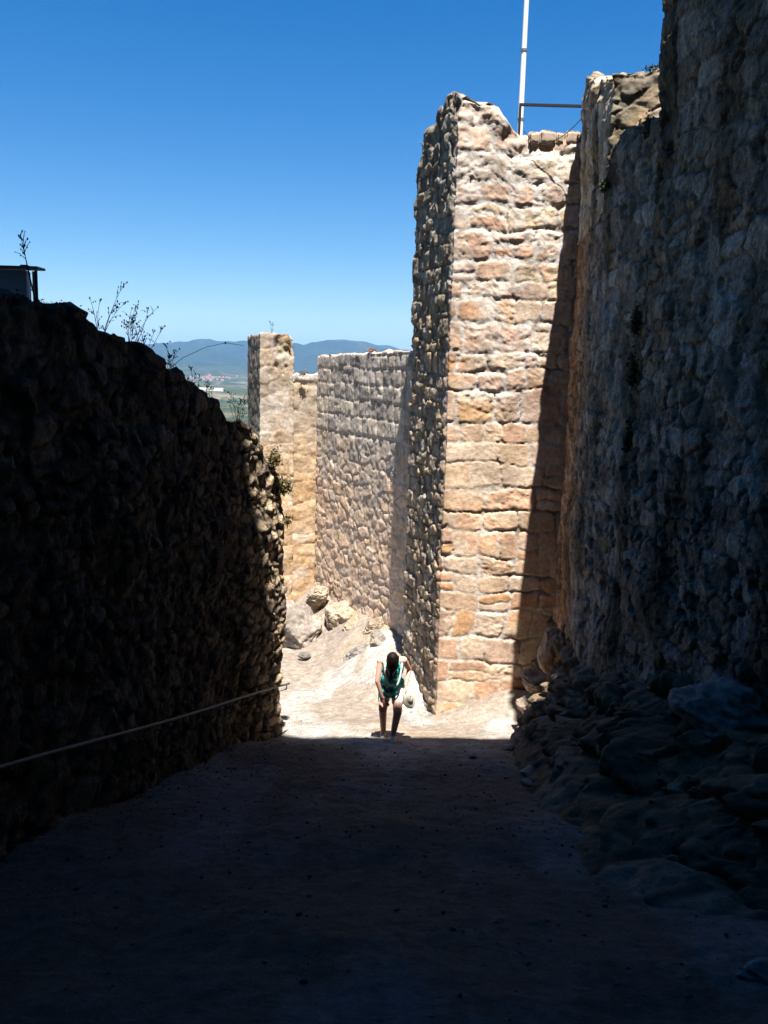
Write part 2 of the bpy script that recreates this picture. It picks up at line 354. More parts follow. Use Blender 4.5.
def style_left(U, Z, X, Y, D):
    ww = fbm(U*8, Z*8, 0, 4, 244)
    wu, wv = U+fbm(U*1.5, Z*1.5, 2, 3, 241)*.08+ww*.012, Z+fbm(U*1.3, Z*2, 4, 3, 242)*.06+ww*.01
    R, ed, lu, lv = stones(wu, wv, .17, .10, 203, .48, 4.0, .42)
    R2, ed2, lu2, lv2 = stones(wu+4, wv, .30, .15, 204, .48, 4.5, .42)
    big = (fbm(U*.6, Z*.7, 3, 3, 212) > .05) & (Y < 9.8)
    R = [np.where(big, b, a) for a, b in zip(R, R2)]; ed = np.where(big, ed2, ed); lu = np.where(big, lu2, lu); lv = np.where(big, lv2, lv)
    er = fbm(U*7, Z*7, 0, 5, 255)
    s = sst(.003, .03, ed)
    H = s*.022+(R[0]-.5)*.05*s+lu*(R[1]-.5)*.055*s+lv*(R[3]-.5)*.05*s+er*.018+fbm(U*20, Z*20, 0, 3, 77)*.008+fbm(U*.9, Z*.9, 1, 3, 3)*.07
    C = .75*palette(R[2], [(.17, .14, .10), (.22, .18, .13), (.13, .11, .085), (.26, .215, .155), (.10, .085, .07), (.19, .155, .11)])
    C = C*(1+.3*er[..., None])
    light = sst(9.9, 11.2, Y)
    C = mix(C, C*np.array([3.5, 3.2, 2.9]), light)  # sunlit end painted paler than the shaded run of wall
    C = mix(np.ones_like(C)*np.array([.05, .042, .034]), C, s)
    return H, C
def style_far(U, Z, X, Y, D):
    n1 = fbm(U*2, Z*2, 0, 4, 301); ww = fbm(U*8, Z*8, 0, 4, 344)
    wu, wv = U+fbm(U*1.1, Z*1.1, 2, 3, 341)*.05+ww*.012, Z+fbm(U*1.1, Z*1.4, 4, 3, 342)*.05+ww*.01
    Rb, eb, bu, bv = stones(wu, wv, .36, .22, 303, .44, 3.6, .3)
    Ra, ea, au, av = ashlar(wu, wv, .24, .36, 304, .38, .25)       # upright blocks along the top
    use = D < 2.0+n1*.4
    R = [np.where(use, a, b) for a, b in zip(Ra, Rb)]; ed = np.where(use, ea, eb)
    lu = np.where(use, au, bu); lv = np.where(use, av, bv)
    er = fbm(U*7, Z*7, 0, 4, 355)
    s = sst(.006, .03, ed)
    H = s*.016+(R[0]-.5)*.018*s+lu*(R[1]-.5)*.025*s+lv*(R[3]-.5)*.02*s+er*.012
    low = 1.38*palette(R[2], [(.41, .29, .205), (.44, .33, .24), (.37, .27, .195), (.42, .30, .20), (.35, .265, .205)])
    hi = 1.4*palette(R[3], [(.25, .21, .175), (.30, .265, .23), (.20, .175, .155), (.35, .30, .24)])
    g = sst(3.2, 1.8, D+n1*.8); C = mix(low, hi, g)*(1+.2*er[..., None])
    C = mix(np.ones_like(C)*np.array([.44, .37, .30]), C, s)
    C = mix(C, C*.45, sst(.008, .0, ed)*sst(.0, .4, n1))
    return H, C
def style_turret(U, Z, X, Y, D):
    n1 = fbm(U*2.5, Z*2.5, 0, 4, 401)
    wu, wv = U+fbm(U*1.6, Z*1.6, 2, 4, 441)*.16, Z+fbm(U*1.6, Z*1.8, 4, 4, 442)*.12
    R, ed, lu, lv = ashlar(wu, wv, .5, .36, 403)
    s = sst(.008, .04, ed)
    H = s*.010+(R[0]-.5)*.012*s+fbm(U*6, Z*6, 0, 4, 455)*.015
    C = palette(R[2], [(.44, .34, .25), (.45, .34, .23), (.43, .33, .24), (.46, .37, .28)])*(1+.2*n1[..., None])
    up = sst(-2.6, -1.2, Z+n1*.6)
    C = mix(C*np.array([1.0, .88, .72]), C*np.array([.88, .90, .92]), up)
    C = mix(C*1.08, C, s); C = mix(C, C*.5, sst(.010, 0, ed)*sst(.05, .4, fbm(U*3, Z*3, 8, 3, 90)))
    C = mix(C, np.ones_like(C)*np.array([.56, .51, .45]), sst(.25, .5, fbm(U*2.6, Z*2.2, 28, 5, 91))*.45)
    red = sst(.0, .5, fbm(U*2.2, Z*1.6, 3, 3, 461))*sst(1.2, .2, D)*sst(2.25, 2.1, U)
    C = mix(C, np.ones_like(C)*np.array([.34, .15, .07]), red*.8)
    cr_ = sst(-.15, .35, fbm(U*2, Z*1.8, 6, 3, 466))*sst(2.15, 2.3, U)*sst(1.3, .9, D)*sst(3.05, 2.9, U)    # broken patch
    H = H-cr_*(.10+.06*fbm(U*8, Z*8, 0, 3, 5)); C = mix(C, C*np.array([.62, .58, .48]), cr_)
    return H, C

# ------------------------------------------------------------------ ruined tower (centre)
FL = 3.0
tow = [(2.2, 16.6), (.44, 15.55), (.95, 13.6), (3.3, 13.58)]
def ulen(pts): return np.concatenate([[0], np.cumsum(np.hypot(*np.diff(np.array(pts), axis=0).T))])
cu = ulen(tow); FL = cu[2]
def top2_tower(x, y):
    q = x-.95+.256*(y-13.6)
    f = np.interp(q, [-.1, 0, .12, .3, .42, .58, .66, .80, .95, 1.1, 3], [4.1, 4.0, 3.98, 3.88, 3.86, 3.80, 3.66, 3.52, 3.44, 3.46, 3.42])
    return f+np.interp(y-13.6, [0, .25, .5, .55, 1.0, 1.5, 2.0, 3], [0, .10, .16, .04, -.02, -.12, -.25, -.6])
def top_tower(u, x, y): return top2_tower(x, y)+ragged(u, .12, .24, 3)
tower = empty('ruined_tower', (1.9, 14.6, -5.7)); tag(tower, 'tall sunlit square ruined tower of orange ashlar with a jagged broken top', 'tower')
def child(o, par):
    o.parent = par; o.matrix_parent_inverse = Matrix.Translation(-Vector(par.location)); return o
child(link('masonry', wall_strip('masonry', tow, -7, top_tower, style_tower, .022, .022, .95, top2d=top2_tower), M_STONE), tower)
# lime capping along the right part of the top
x = 2.0
for wd, hh in ((.17, .03), (.24, .055), (.13, .035), (.22, .06), (.2, .045)):
    bm = bmesh.new(); box_bm(bm, x, x+wd-.008, 13.62, 14.0, 3.36, 3.50+hh, .022)
    bmesh.ops.subdivide_edges(bm, edges=bm.edges[:], cuts=3, use_grid_fill=True)
    for v in bm.verts: v.co += Vector([float(q) for q in (fbm(np.array([v.co.x*14]), np.array([v.co.z*14]), v.co.y*14, 3, 3+k)[0]*.014 for k in range(3))])
    child(done('coping_stone', bm, M_COPE, smooth=True), tower); x += wd
# ------------------------------------------------------------------ long far wall + stub turret
fw = [(-1.66, 21.0), (.12, 17.5), (1.0, 15.77)]
def top_fw(u, x, y): return .28+.02*u+ragged(u, .05, .25, 8)+.05*np.sin(u*3)*0
cw = tag(empty('curtain_wall', (-.7, 19, -6)), 'long grey brown curtain wall running back beside the tower, square blocks along its top', 'wall')
child(link('masonry', wall_strip('masonry', fw[::1], -7.5, top_fw, style_far, .03, .03, .7), M_STONE), cw)
tp = [(-3.55, 22.4), (-2.98, 20.6), (-2.22, 20.83)]
turret = tag(empty('stub_turret', (-2.6, 21.2, -6)), 'small broken square turret with rust stained corner standing at the far bend', 'turret')
def top_tu(u, x, y): return .70+ragged(u, .12, .16, 5)-.10*np.exp(-((u-2.68)/.07)**2)
tc_ = ulen(tp)
def style_tu(U, Z, X, Y, D): 
    H, C = style_turret(U, Z, X, Y, D)
    k = sst(tc_[1]-.03, tc_[1]-.15, U); C = mix(C, C*np.array([.42, .42, .43]), k); return H, C  # shade of the left face painted in as a darker tint
tp2 = tp+[(-2.4, 21.6)]
child(link('masonry', wall_strip('masonry', tp2, -7.5, top_tu, style_tu, .03, .03, .5), M_STONE), turret)
lw = [(-2.5, 20.78), (-1.55, 21.06)]
low = tag(empty('low_wall', (-2, 21, -6)), 'lower cream wall closing the gap between the stub turret and the long curtain wall', 'wall')
def top_lw(u, x, y): return -.16+ragged(u, .05, .3, 9)+.0*u
def style_lw(U, Z, X, Y, D):
    H, C = style_turret(U+6, Z, X, Y, D+2); k = sst(.22, .12, D); C = mix(C, np.ones_like(C)*np.array([.52, .48, .43]), k); return H+k*.03, C
child(link('masonry', wall_strip('masonry', lw, -7.5, top_lw, style_lw, .03, .03, .6), M_STONE), low)

# ------------------------------------------------------------------ right-hand castle wall
rw = tag(empty('castle_wall', (3.4, 10, -4)), 'high shaded grey rubble wall along the right of the path, broken parapet at its end', 'wall')
B = [(2.80, 13.72), (2.76, 13.2), (2.54, 10.72), (2.66, 9.3), (2.9, 8.6)]
def top_B(u, x, y): return np.interp(y, [9.2, 10.6, 13.7], [2.6, 2.7, 2.9])+ragged(u, .1, .3, 13)
def bat(U, Z, X, Y): return -.0*Z
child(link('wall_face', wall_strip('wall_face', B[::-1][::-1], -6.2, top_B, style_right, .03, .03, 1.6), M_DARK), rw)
Pp = [(2.78, 13.72), (2.74, 13.2), (2.52, 10.72), (3.6, 10.2)]
cp = ulen(Pp)
def top_P(u, x, y):
    t = np.interp(u, [0, .25, .35, 1.6, cp[2]-.05, cp[2]+.25, cp[2]+.45, cp[3]], [3.6, 3.7, 4.28, 3.75, 3.42, 3.42, 3.46, 3.5])
    return t+ragged(u, .09, .3, 23)
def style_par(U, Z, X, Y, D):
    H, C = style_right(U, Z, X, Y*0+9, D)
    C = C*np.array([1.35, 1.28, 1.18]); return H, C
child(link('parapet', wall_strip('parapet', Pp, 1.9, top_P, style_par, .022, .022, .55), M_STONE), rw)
tall = tag(empty('bastion', (4, 6, -3)), 'towering shaded rubble bastion filling the upper right corner, sheer left edge', 'bastion')
Cc_ = [(4.3, 9.6), (2.64, 9.22), (2.97, 6.9), (3.25, 4.6), (3.35, 2.9)]
ccu = ulen(Cc_)
def top_C(u, x, y): return np.interp(u, [0, ccu[1], ccu[-1]], [5.9, 5.9, 8.5])+ragged(u, .15, .4, 33)
child(link('wall_face', wall_strip('wall_face', Cc_, -5.2, top_C, style_right, .022, .022, 1.5), M_DARK), tall)

# ------------------------------------------------------------------ left wall
lwall = tag(empty('rubble_wall', (-2.2, 8, -4)), 'dark rough rubble wall sloping down along the left of the path, stones jutting at its sunlit end', 'wall')
Lp = [(-4.2, 12.9), (-1.85, 12.15), (-1.43, 11.62), (-1.76, 10.5), (-2.48, 5.3), (-2.85, 3.0)]
Lp = Lp[::-1]; lc = ulen(Lp)
def top_L(u, x, y):
    t = np.interp(y, [3, 5.6, 6.1, 6.5, 7.6, 8.4, 9.5, 10.5, 10.9, 11.3, 11.62], [.45, .40, .42, .33, .17, -.08, -.37, -.63, -.85, -1.25, -1.45])
    t = np.where(u > lc[3], -1.5-(u-lc[3])*.1, t)
    return t+ragged(u, .09, .24, 43)+fbm(u*1.5, u*0, 0, 3, 6)*.03
bm_ = lambda U, Z, X, Y: sst(10.0, 11.0, Y)*sst(-1.0, -2.2, Z)*.06
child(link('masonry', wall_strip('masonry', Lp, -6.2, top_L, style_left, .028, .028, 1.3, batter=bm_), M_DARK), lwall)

# ------------------------------------------------------------------ added unseen block over the viewpoint: casts the long shade, dims skylight
caster = tag(empty('shade_caster', (0, -1, -1.6)), 'unseen tall stone block added above the viewpoint to shade the path', 'tower')
def gx(bm, *a): box_bm(bm, *a)
bm = bmesh.new()
G0, GT = 3.2, 17.6
box_bm(bm, -16, -3.05, -5, G0-.3, -7, 4.0); box_bm(bm, 3.4, 16, -5, G0-.3, -7, 4.0)
prof = [(-16, 19.3), (-.8, 19.3), (-.5, 18.5), (-.2, 17.60), (.05, 17.56), (16, 17.66)]
poly = [(-16, 2.7)]+[(x, 2.7) for x in (-2, 0, 2)]+[(16, 2.7)]+prof[::-1]
f1 = bm.faces.new([bm.verts.new((x, G0, z)) for x, z in poly])
ex = bmesh.ops.extrude_face_region(bm, geom=[f1]); bmesh.ops.translate(bm, verts=[v for v in ex['geom'] if isinstance(v, bmesh.types.BMVert)], vec=(0, -8.0, 0))
bmesh.ops.recalc_face_normals(bm, faces=bm.faces)
box_bm(bm, -3.04, 3.39, -5.2, -4.4, -3, 2.69)
M_CASTER = rough_mat('caster_masonry', base=(.20, .17, .14), scale=4, amp=.35, bump=.8, bdist=.03, fine=20)
child(done('masonry', bm, M_CASTER), caster)

# ------------------------------------------------------------------ rocky bank on the right
sy = np.arange(2.0, 13.75, .028); st = np.linspace(0, 1, 100)
S, Tt = np.meshgrid(sy, st, indexing='ij')
xe = np.interp(S, [2, 3.9, 4.6, 5.3, 7, 9, 10.5, 11.6, 12.4, 13.7], [2.4, 2.1, 1.55, 1.25, 1.4, 1.55, 1.70, 1.84, 2.32, 2.45])-.10
xw = np.interp(S, [2, 4.6, 6.9, 9.2, 11, 13.7], [3.45, 3.35, 3.1, 2.85, 2.78, 2.9])+.1
hb = np.interp(S, [2, 3.5, 5, 6.9, 9.2, 11.5, 12.6, 13.3, 13.7], [.2, .35, .75, 1.30, 1.6, 1.75, 1.65, 1.5, 1.4])
Xb = xe+(xw-xe)*Tt
wrp = fbm(S*.8, Tt*1.5, 0, 3, 501)*.35
R, ed, lu, lv = stones(S*1.0+Tt*1.1+wrp*1.6, Tt*1.7-S*.16+wrp*.8, 1.7, .36, 511, .48, 2.6, .35)
R2, ed2, lu2, lv2 = stones(S+wrp, Tt*1.7+wrp, .32, .22, 512, .48, 2.2, .3)
bl = sst(.0, .16, ed); bl2 = sst(0, .06, ed2)
prof_ = .45*Tt**.8+.55*Tt**1.8
edge = sst(0, .12, Tt)
Hn = (bl*.20+(R[0]-.5)*.20*bl+lv*(R[1]-.3)*.18+np.abs(fbm(S*2.2, Tt*4.5, 0, 5, 521))*-.16+fbm(S*5, Tt*9, 2, 5, 523)*.05+fbm(S*14, Tt*20, 0, 4, 522)*.016)*edge
gz = ground(Xb, S)
Hn = Hn*(.16+.74*Tt)+fbm(S*22, Tt*30, 0, 3, 577)*.010
Zb = gz-.12*(1-edge)+prof_*hb*edge-.12+Hn*.75
wz = fbm(S*.7, Zb*.9, 4, 4, 561)*.55+fbm(S*2.3, Zb*3, 4, 4, 562)*.10
ph = Zb*2.3+S*.62+wz*2.0; fr = ph-np.floor(ph); lay = np.floor(ph)
lr = _hash(lay.astype(np.int64), np.floor(S*.55+lay*.37).astype(np.int64), lay.astype(np.int64)*0, 9)
bul = 1-np.abs(2*fr-1)**2.2; crk = sst(.10, .0, fr)+sst(.90, 1, fr)
amp_ = sst(.02, .45, Tt)*(1-.5*sst(.85, 1, Tt))
vcr = fbm(S*1.7+lay*3.1, Zb*.6, lay*1.7, 4, 571); vc = sst(.06, 0, np.abs(vcr))
rgh = fbm(S*6, Zb*8, Xb*4, 5, 573)*.055+fbm(S*17, Zb*20, 0, 3, 574)*.016
push = amp_*(.15*bul*(.15+.85*vn(S*.8, lay*1.3, 0, 4))-.04*crk-.05*vc+fbm(S*1.4, Zb*1.8, Xb, 4, 581)*.12)+rgh*(.5+.9*amp_)
push = push-amp_*.05*sst(.1, 0, np.abs(fbm(S*2.6, Zb*3.5, 4, 5, 583)))
Xb = Xb-push; Zb = Zb+amp_*.06*bul
Xb2 = Xb-Hn*.30*(.3+Tt)+fbm(S*4, Tt*4, 5, 4, 530)*.03
Cb = .46*palette(R[2], [(.26, .22, .17), (.31, .28, .24), (.22, .19, .15), (.29, .24, .18)])
Cb = mix(np.ones_like(Cb)*np.array([.10, .08, .06]), Cb, sst(0, .07, ed))
Cb = mix(Cb, np.ones_like(Cb)*np.array([.16, .12, .08]), sst(.0, .5, fbm(S*1.5, Tt*3, 0, 4, 540))*.5)
Cb = mix(Cb, Cb*1.3, sst(.1, .5, fbm(S*1.2, Tt*2, 5, 4, 541)))
Cb = mix(Cb, Cb*.45, np.clip(crk*.7+vc*.6, 0, 1)*amp_)*(1+.35*fbm(S*7, Zb*8, 3, 4, 545)[..., None])*np.array([1.12, 1.0, .88])
tag(link('rocky_bank', grid_mesh('rocky_bank', np.stack([Xb2, S, Zb], -1), Cb, flip=True), M_ROCK), kind='structure')

# ------------------------------------------------------------------ boulders
def boulder(name, loc, size, rot, seed, label, col=(.34, .29, .23), flat=.25, group=None, sub=5, cat='boulder'):
    bm = bmesh.new(); bmesh.ops.create_icosphere(bm, subdivisions=sub, radius=1)
    co = np.array([v.co[:] for v in bm.verts]); rs = np.random.default_rng(seed)
    for _ in range(14):                                     # planar cuts
        n = rs.normal(size=3); n /= np.linalg.norm(n); d = rs.uniform(.6, .92)
        ex = np.maximum(co@n-d, 0); co -= ex[:, None]*n*.9
    l = fbm(co[:, 0]*1.3, co[:, 1]*1.3, co[:, 2]*1.3, 5, seed)*.22-np.abs(fbm(co[:, 0]*2.2, co[:, 1]*2.2, co[:, 2]*4, 5, seed+3))*.16+fbm(co[:, 0]*9, co[:, 1]*9, co[:, 2]*12, 3, seed+5)*.025
    co = co*(1+l[:, None])*np.array(size)
    for v, c in zip(bm.verts, co): v.co = c
    o = done(name, bm, M_ROCK, smooth=True); me = o.data
    t = fbm(co[:, 0]*4, co[:, 1]*4, co[:, 2]*4, 4, seed+9)[:, None]
    C = np.array(col)*(1+.3*t); C = np.where(t > .35, C*np.array([.6, .6, .62]), C)
    ca = me.color_attributes.new('stone_tint', 'FLOAT_COLOR', 'POINT'); ca.data.foreach_set('color', np.concatenate([C, np.ones((len(C), 1))], 1).reshape(-1).astype(np.float32))
    o.location = loc; o.rotation_euler = rot; tag(o, label, cat, group); return o
def gz1(x, y): return float(ground(np.array([x]), np.array([y]))[0])
def at(px, py, y):
    a_, b_ = (px-384)/F, (512-py)/F; d = f0+xr*a_+yu*b_; return d*(y/d.y)
GB = 'boulders at the foot of the far walls'
for k, (p, s, r, lab, c) in enumerate([
    ((317, 594, 19.9), (.30, .28, .34), (.2, .1, .4), 'round pale boulder perched highest against the corner of the far walls', (.44, .38, .30)),
    ((296, 628, 19.0), (.62, .75, .66), (.35, -.45, .2), 'big grey slab sloping down beside the left wall end', (.30, .275, .255)),
    ((322, 634, 19.0), (.50, .6, .40), (.3, -.6, .5), 'low cream hump of rock below the round perched boulder', (.38, .33, .27)),
    ((341, 617, 18.9), (.44, .5, .42), (.3, .5, .1), 'angular cream rock below the long far wall, between hump and ball boulder', (.42, .36, .28)),
    ((358, 626, 18.2), (.36, .4, .33), (.1, .4, .5), 'broken yellow rock wedged under the long far wall', (.40, .33, .24)),
    ((375, 627, 17.4), (.25, .26, .27), (.1, .0, .5), 'ball shaped boulder right at the edge of the tower shadow', (.38, .32, .25)),
    ((360, 656, 16.8), (.44, .26, .24), (.0, -.45, .1), 'low grey ridge of rock lying on the sunlit path', (.27, .255, .24)),
    ((383, 648, 16.8), (.30, .26, .42), (.0, -.35, .1), 'upright grey rock standing in the narrow tower shadow', (.31, .29, .26)),
    ((304, 653, 17.6), (.17, .13, .09), (.2, .1, .9), 'small dark stone lying in front of the grey slab', (.22, .21, .20))]):
    boulder('boulder', at(*p)-Vector((0, 0, .05)), s, r, 60+k, lab, (c[0]*.86, c[1]*.80, c[2]*.74), group=GB, sub=6)
boulder('boulder', (2.52, 12.45, -4.1), (.26, .35, .42), (.15, .25, .1), 5, 'tall brown boulder leaning against the shaded wall beside the tower', (.36, .25, .17))
boulder('boulder', (2.45, 13.0, -4.75), (.30, .3, .22), (.1, .2, .3), 8, 'flat shaded boulder at the foot of the tower, just right of the sunlight', (.33, .26, .2))
boulder('boulder', (2.30, 12.35, -4.95), (.22, .3, .2), (.1, .1, .3), 9, 'rounded brown boulder low in the shade beside the bright wedge of sand', (.33, .26, .2))
boulder('boulder', (2.85, 6.7, -2.70), (.36, .6, .30), (.0, .15, .2), 15, 'bulky overhanging boulder at the right edge under the bastion', (.22, .215, .20))
boulder('boulder', (2.02, 3.55, -2.72), (.55, .32, .10), (.0, .05, .2), 19, 'flat pale slab set in the path at the lower right corner', (.25, .235, .22))
GP = 'loose stones along the edge of the path'
ls = [(1.62, 8.7, .11, 'pale fist sized stone on the path beside the shaded bank, larger of the pair'), (1.50, 8.2, .07, 'small flat pale stone on the path beside the shaded bank, nearer of the pair'),
      (1.15, 9.9, .05, 'tiny dark stone lying on the shaded path in front of the sunlit wedge'), (1.7, 10.6, .09, 'brown stone on the path below the leaning brown boulder')]
for i, (x, y, s, lab) in enumerate(ls):
    boulder('stone', (x, y, gz1(x, y)+s*.3), (s, s*1.1, s*.6), (0, .2, i), 40+i, lab, (.38, .35, .31), group=GP, sub=4, cat='stone')

bmg = bmesh.new(); bmesh.ops.create_icosphere(bmg, subdivisions=1, radius=1); iv = np.array([v.co[:] for v in bmg.verts]); itri = np.array([[v.index for v in f.verts] for f in bmg.faces]); bmg.free()
NG = 7000; gy = 2.4+RNG.random(NG)**.8*14; ta = RNG.beta(.55, .55, NG)
xl = np.interp(gy, [2, 5.3, 10.5, 11.6, 17], [-2.9, -2.45, -1.75, -1.4, -1.5]); xh = np.interp(gy, [2, 3.9, 5.3, 9, 11.6, 13.5, 17], [2.5, 2.2, 1.5, 1.8, 2.1, .9, .1])
gxx = xl+(xh-xl)*ta; rad = (.004+.014*RNG.random(NG)**6)*np.where(gy > 10.5, .7, 1.0)
gzz = ground(gxx, gy)+fbm(gxx*.8, gy*.8, 0, 3, 11)*.05+rad*.3
sc3 = rad[:, None]*(.6+.8*RNG.random((NG, 3))); ang = RNG.random(NG)*6.28
pv_ = iv[None]*(1+.35*(RNG.random((NG, 12, 1))-.5))*sc3[:, None]*np.array([1, 1, .7]); ca_, sa_ = np.cos(ang)[:, None], np.sin(ang)[:, None]
pv_ = np.stack([pv_[..., 0]*ca_-pv_[..., 1]*sa_+gxx[:, None], pv_[..., 0]*sa_+pv_[..., 1]*ca_+gy[:, None], pv_[..., 2]+gzz[:, None]], -1).reshape(-1, 3)
fi = (itri[None]+12*np.arange(NG)[:, None, None]).reshape(-1, 3)
me = bpy.data.meshes.new('gravel'); me.vertices.add(len(pv_)); me.vertices.foreach_set('co', pv_.reshape(-1).astype(np.float32)); me.loops.add(fi.size); me.loops.foreach_set('vertex_index', fi.reshape(-1).astype(np.int32))
me.polygons.add(len(fi)); me.polygons.foreach_set('loop_start', np.arange(0, fi.size, 3, dtype=np.int32)); me.polygons.foreach_set('loop_total', np.full(len(fi), 3, np.int32)); me.update(calc_edges=True)
tone = (.10+.11*RNG.random(NG)); cg = (tone[:, None]*np.array([1, .88, .74])).repeat(12, 0); k_ = np.where(gy > 10.5, 1.9, 1.0).repeat(12)[:, None]  # stones paler past the shadow edge, matching the shade painted on the path
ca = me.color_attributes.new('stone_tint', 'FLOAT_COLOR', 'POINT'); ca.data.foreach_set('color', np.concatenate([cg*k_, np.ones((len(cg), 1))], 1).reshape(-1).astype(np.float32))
tag(link('gravel', me, M_ROCK, smooth=False), kind='stuff')

# ------------------------------------------------------------------ handrail on the left wall
hr = tag(empty('handrail', (-1.9, 8.5, -4)), 'thin metal handrail fixed low along the dark left wall', 'handrail')
a = Vector((-2.66, 3.9, -2.2)); b1 = Vector((-1.33, 11.66, -4.39)); off = Vector((.06, 0, 0))
def rl(t): 
    p = a.lerp(b1, t)+off; p.z += .03*math.sin(t*9)*.4; return p
bm = bmesh.new(); tube_bm(bm, [rl(i/24) for i in range(25)], .015, 8); child(done('rail', bm, M_METAL, smooth=True), hr)
for t in (.1, .3, .5, .7, .9, .985):
    p = rl(t); bm = bmesh.new(); tube_bm(bm, [p, p+Vector((0, 0, -.07)), p+Vector((-.12, 0, -.11)), p+Vector((-.34, 0, -.11))], .009, 6); child(done('bracket', bm, M_METAL, smooth=True), hr)

# ------------------------------------------------------------------ flagpole, railing, cable on the tower
fp = tag(empty('flagpole', (2.05, 15.0, 3.2)), 'slim white flagpole rising behind the top of the ruined tower', 'flagpole')
bm = bmesh.new(); tube_bm(bm, [(2.05, 15, 2.4), (2.055, 15, 6), (2.06, 15, 11.5)], [.047, .04, .03], 12, cap=False); child(done('pole', bm, M_WHITE, smooth=True), fp)
for z in (4.05, 5.10):
    bm = bmesh.new(); tube_bm(bm, [(2.052, 15, z), (2.052, 15, z+.035)], .052, 12); child(done('clamp', bm, M_METAL), fp)
sy_ = 14.2
rg = tag(empty('safety_railing', (2.4, sy_, 3.2)), 'black metal railing between the flagpole and the broken parapet', 'railing')
bm = bmesh.new(); box_bm(bm, 1.915, 4.2, sy_-.02, sy_+.02, 4.045, 4.085, .004); child(done('top_rail', bm, M_BLACK), rg)
for x in (1.93, 3.5):
    bm = bmesh.new(); box_bm(bm, x-.018, x+.018, sy_-.018, sy_+.018, 3.0, 4.043, .003); child(done('post', bm, M_BLACK), rg)
bm = bmesh.new()
pts = []
p0, p1, p2 = Vector((2.68, 13.2, 3.62)), Vector((2.25, 13.55, 3.12)), Vector((1.9, 13.5, 3.5))
for i in range(17):
    t = i/16; pts.append(p0*(1-t)**2+p1*2*t*(1-t)+p2*t*t)
tube_bm(bm, pts, .006, 5); tag(done('cable', bm, M_BLACK, smooth=True), 'thin dark cable sagging from the parapet to the tower top', 'cable')

# ------------------------------------------------------------------ kiosk box on the left wall
kx, ky, kz = -2.66, 6.75, .70
ks = tag(empty('metal_cabinet', (kx-.45, ky+.35, .35)), 'blue grey sheet metal cabinet standing on the left wall, pale post at its corner', 'cabinet')
bm = bmesh.new(); box_bm(bm, kx-.95, kx-.10, ky+.03, ky+.13, .15, kz-.03, .006); child(done('panel', bm, M_PANEL), ks)
bm = bmesh.new(); box_bm(bm, kx-1.0, kx, ky-.0, ky+.17, kz-.018, kz, .003); child(done('roof', bm, plain('roof_sheet', (.16, .22, .32), .6)), ks)
bm = bmesh.new(); box_bm(bm, kx-.026, kx-.008, ky+.01, ky+.03, .1, kz-.03, .003); child(done('corner_post', bm, plain('dark_post', (.04, .05, .06), .6)), ks)
bm = bmesh.new(); box_bm(bm, kx-.072, kx-.045, ky+.08, ky+.11, .1, kz-.03, .003); child(done('pale_post', bm, M_WHITE), ks)
bm = bmesh.new(); box_bm(bm, kx-.15, kx-.10, ky+.05, ky+.15, kz, kz+.014, .003); child(done('bracket', bm, M_METAL), ks)

# ------------------------------------------------------------------ plants
def stalk_plant(base, h, n, seed, label, spread=.5, group='dry stalks on the left wall', lean=(0, 0), twig=.4, r=.0035):
    rs = random.Random(seed); root = tag(empty('dry_plant', base), label, 'plant', group)
    bs = bmesh.new(); bb = bs
    for k in range(n):
        a = rs.uniform(0, 6.28); s = rs.uniform(.2, 1)*spread; hh = h*rs.uniform(.6, 1)
        end = Vector((math.cos(a)*s*hh+lean[0]*hh, math.sin(a)*s*hh*.5+lean[1]*hh, hh)); mid = end*.5+Vector((rs.uniform(-.06, .06), 0, hh*.08))
        P = [Vector((0, 0, -.08))*(1-t)**2+mid*2*t*(1-t)+end*t*t for t in [i/8 for i in range(9)]]
        tube_bm(bs, P, [r*(1-.6*i/8) for i in range(9)], 4)
        for q in range(rs.randint(4, 9)):
            i = rs.randint(3, 8); p = P[i]; d = Vector((rs.uniform(-1, 1), rs.uniform(-.4, .4), rs.uniform(.2, 1))).normalized()*hh*twig*rs.uniform(.2, .6)
            tube_bm(bs, [p, p+d*.6+Vector((0, 0, .01)), p+d], [r*.6, r*.5, r*.3], 4)
            for tt in (.5, 1):
                c = p+d*tt; bmesh.ops.create_icosphere(bb, subdivisions=1, radius=rs.uniform(.0025, .0065), matrix=Matrix.Translation(c)@Matrix.Diagonal((1, 1, 1.8, 1)))
        c = P[-1]; bmesh.ops.create_icosphere(bb, subdivisions=1, radius=.006, matrix=Matrix.Translation(c)@Matrix.Diagonal((1, 1, 2, 1)))
    done('stem', bs, M_TWIG, root); return root
stalk_plant((-2.60, 6.55, .5), .40, 2, 1, 'tall dry thistle stalk rising over the metal cabinet', .2, lean=(-.35, 0), r=.005)
stalk_plant((-2.32, 7.1, .15), .5, 5, 2, 'dry weed with the tallest bare stalks just right of the cabinet shrub', .75)
stalk_plant((-2.22, 7.6, .12), .36, 7, 3, 'twiggy dry weed bristling on the wall crest, second plant right of the cabinet', .8)
stalk_plant((-2.19, 7.9, .05), .30, 6, 4, 'dense dry weed on the wall crest directly beside the horizon', .8)
stalk_plant((-2.10, 8.5, -.12), .32, 4, 5, 'dry weed with one long stalk arching right across the mountains', .7, lean=(.3, 0))
stalk_plant((-2.0, 9.1, -.3), .26, 4, 6, 'short upright dry weed in front of the town', .5)
stalk_plant((-1.95, 9.6, -.42), .28, 4, 7, 'thin upright dry weed just right of the one before the town', .3)
stalk_plant((-1.76, 10.35, -.68), .38, 8, 8, 'bushy dry weed against the stub turret near the wall end', .6)
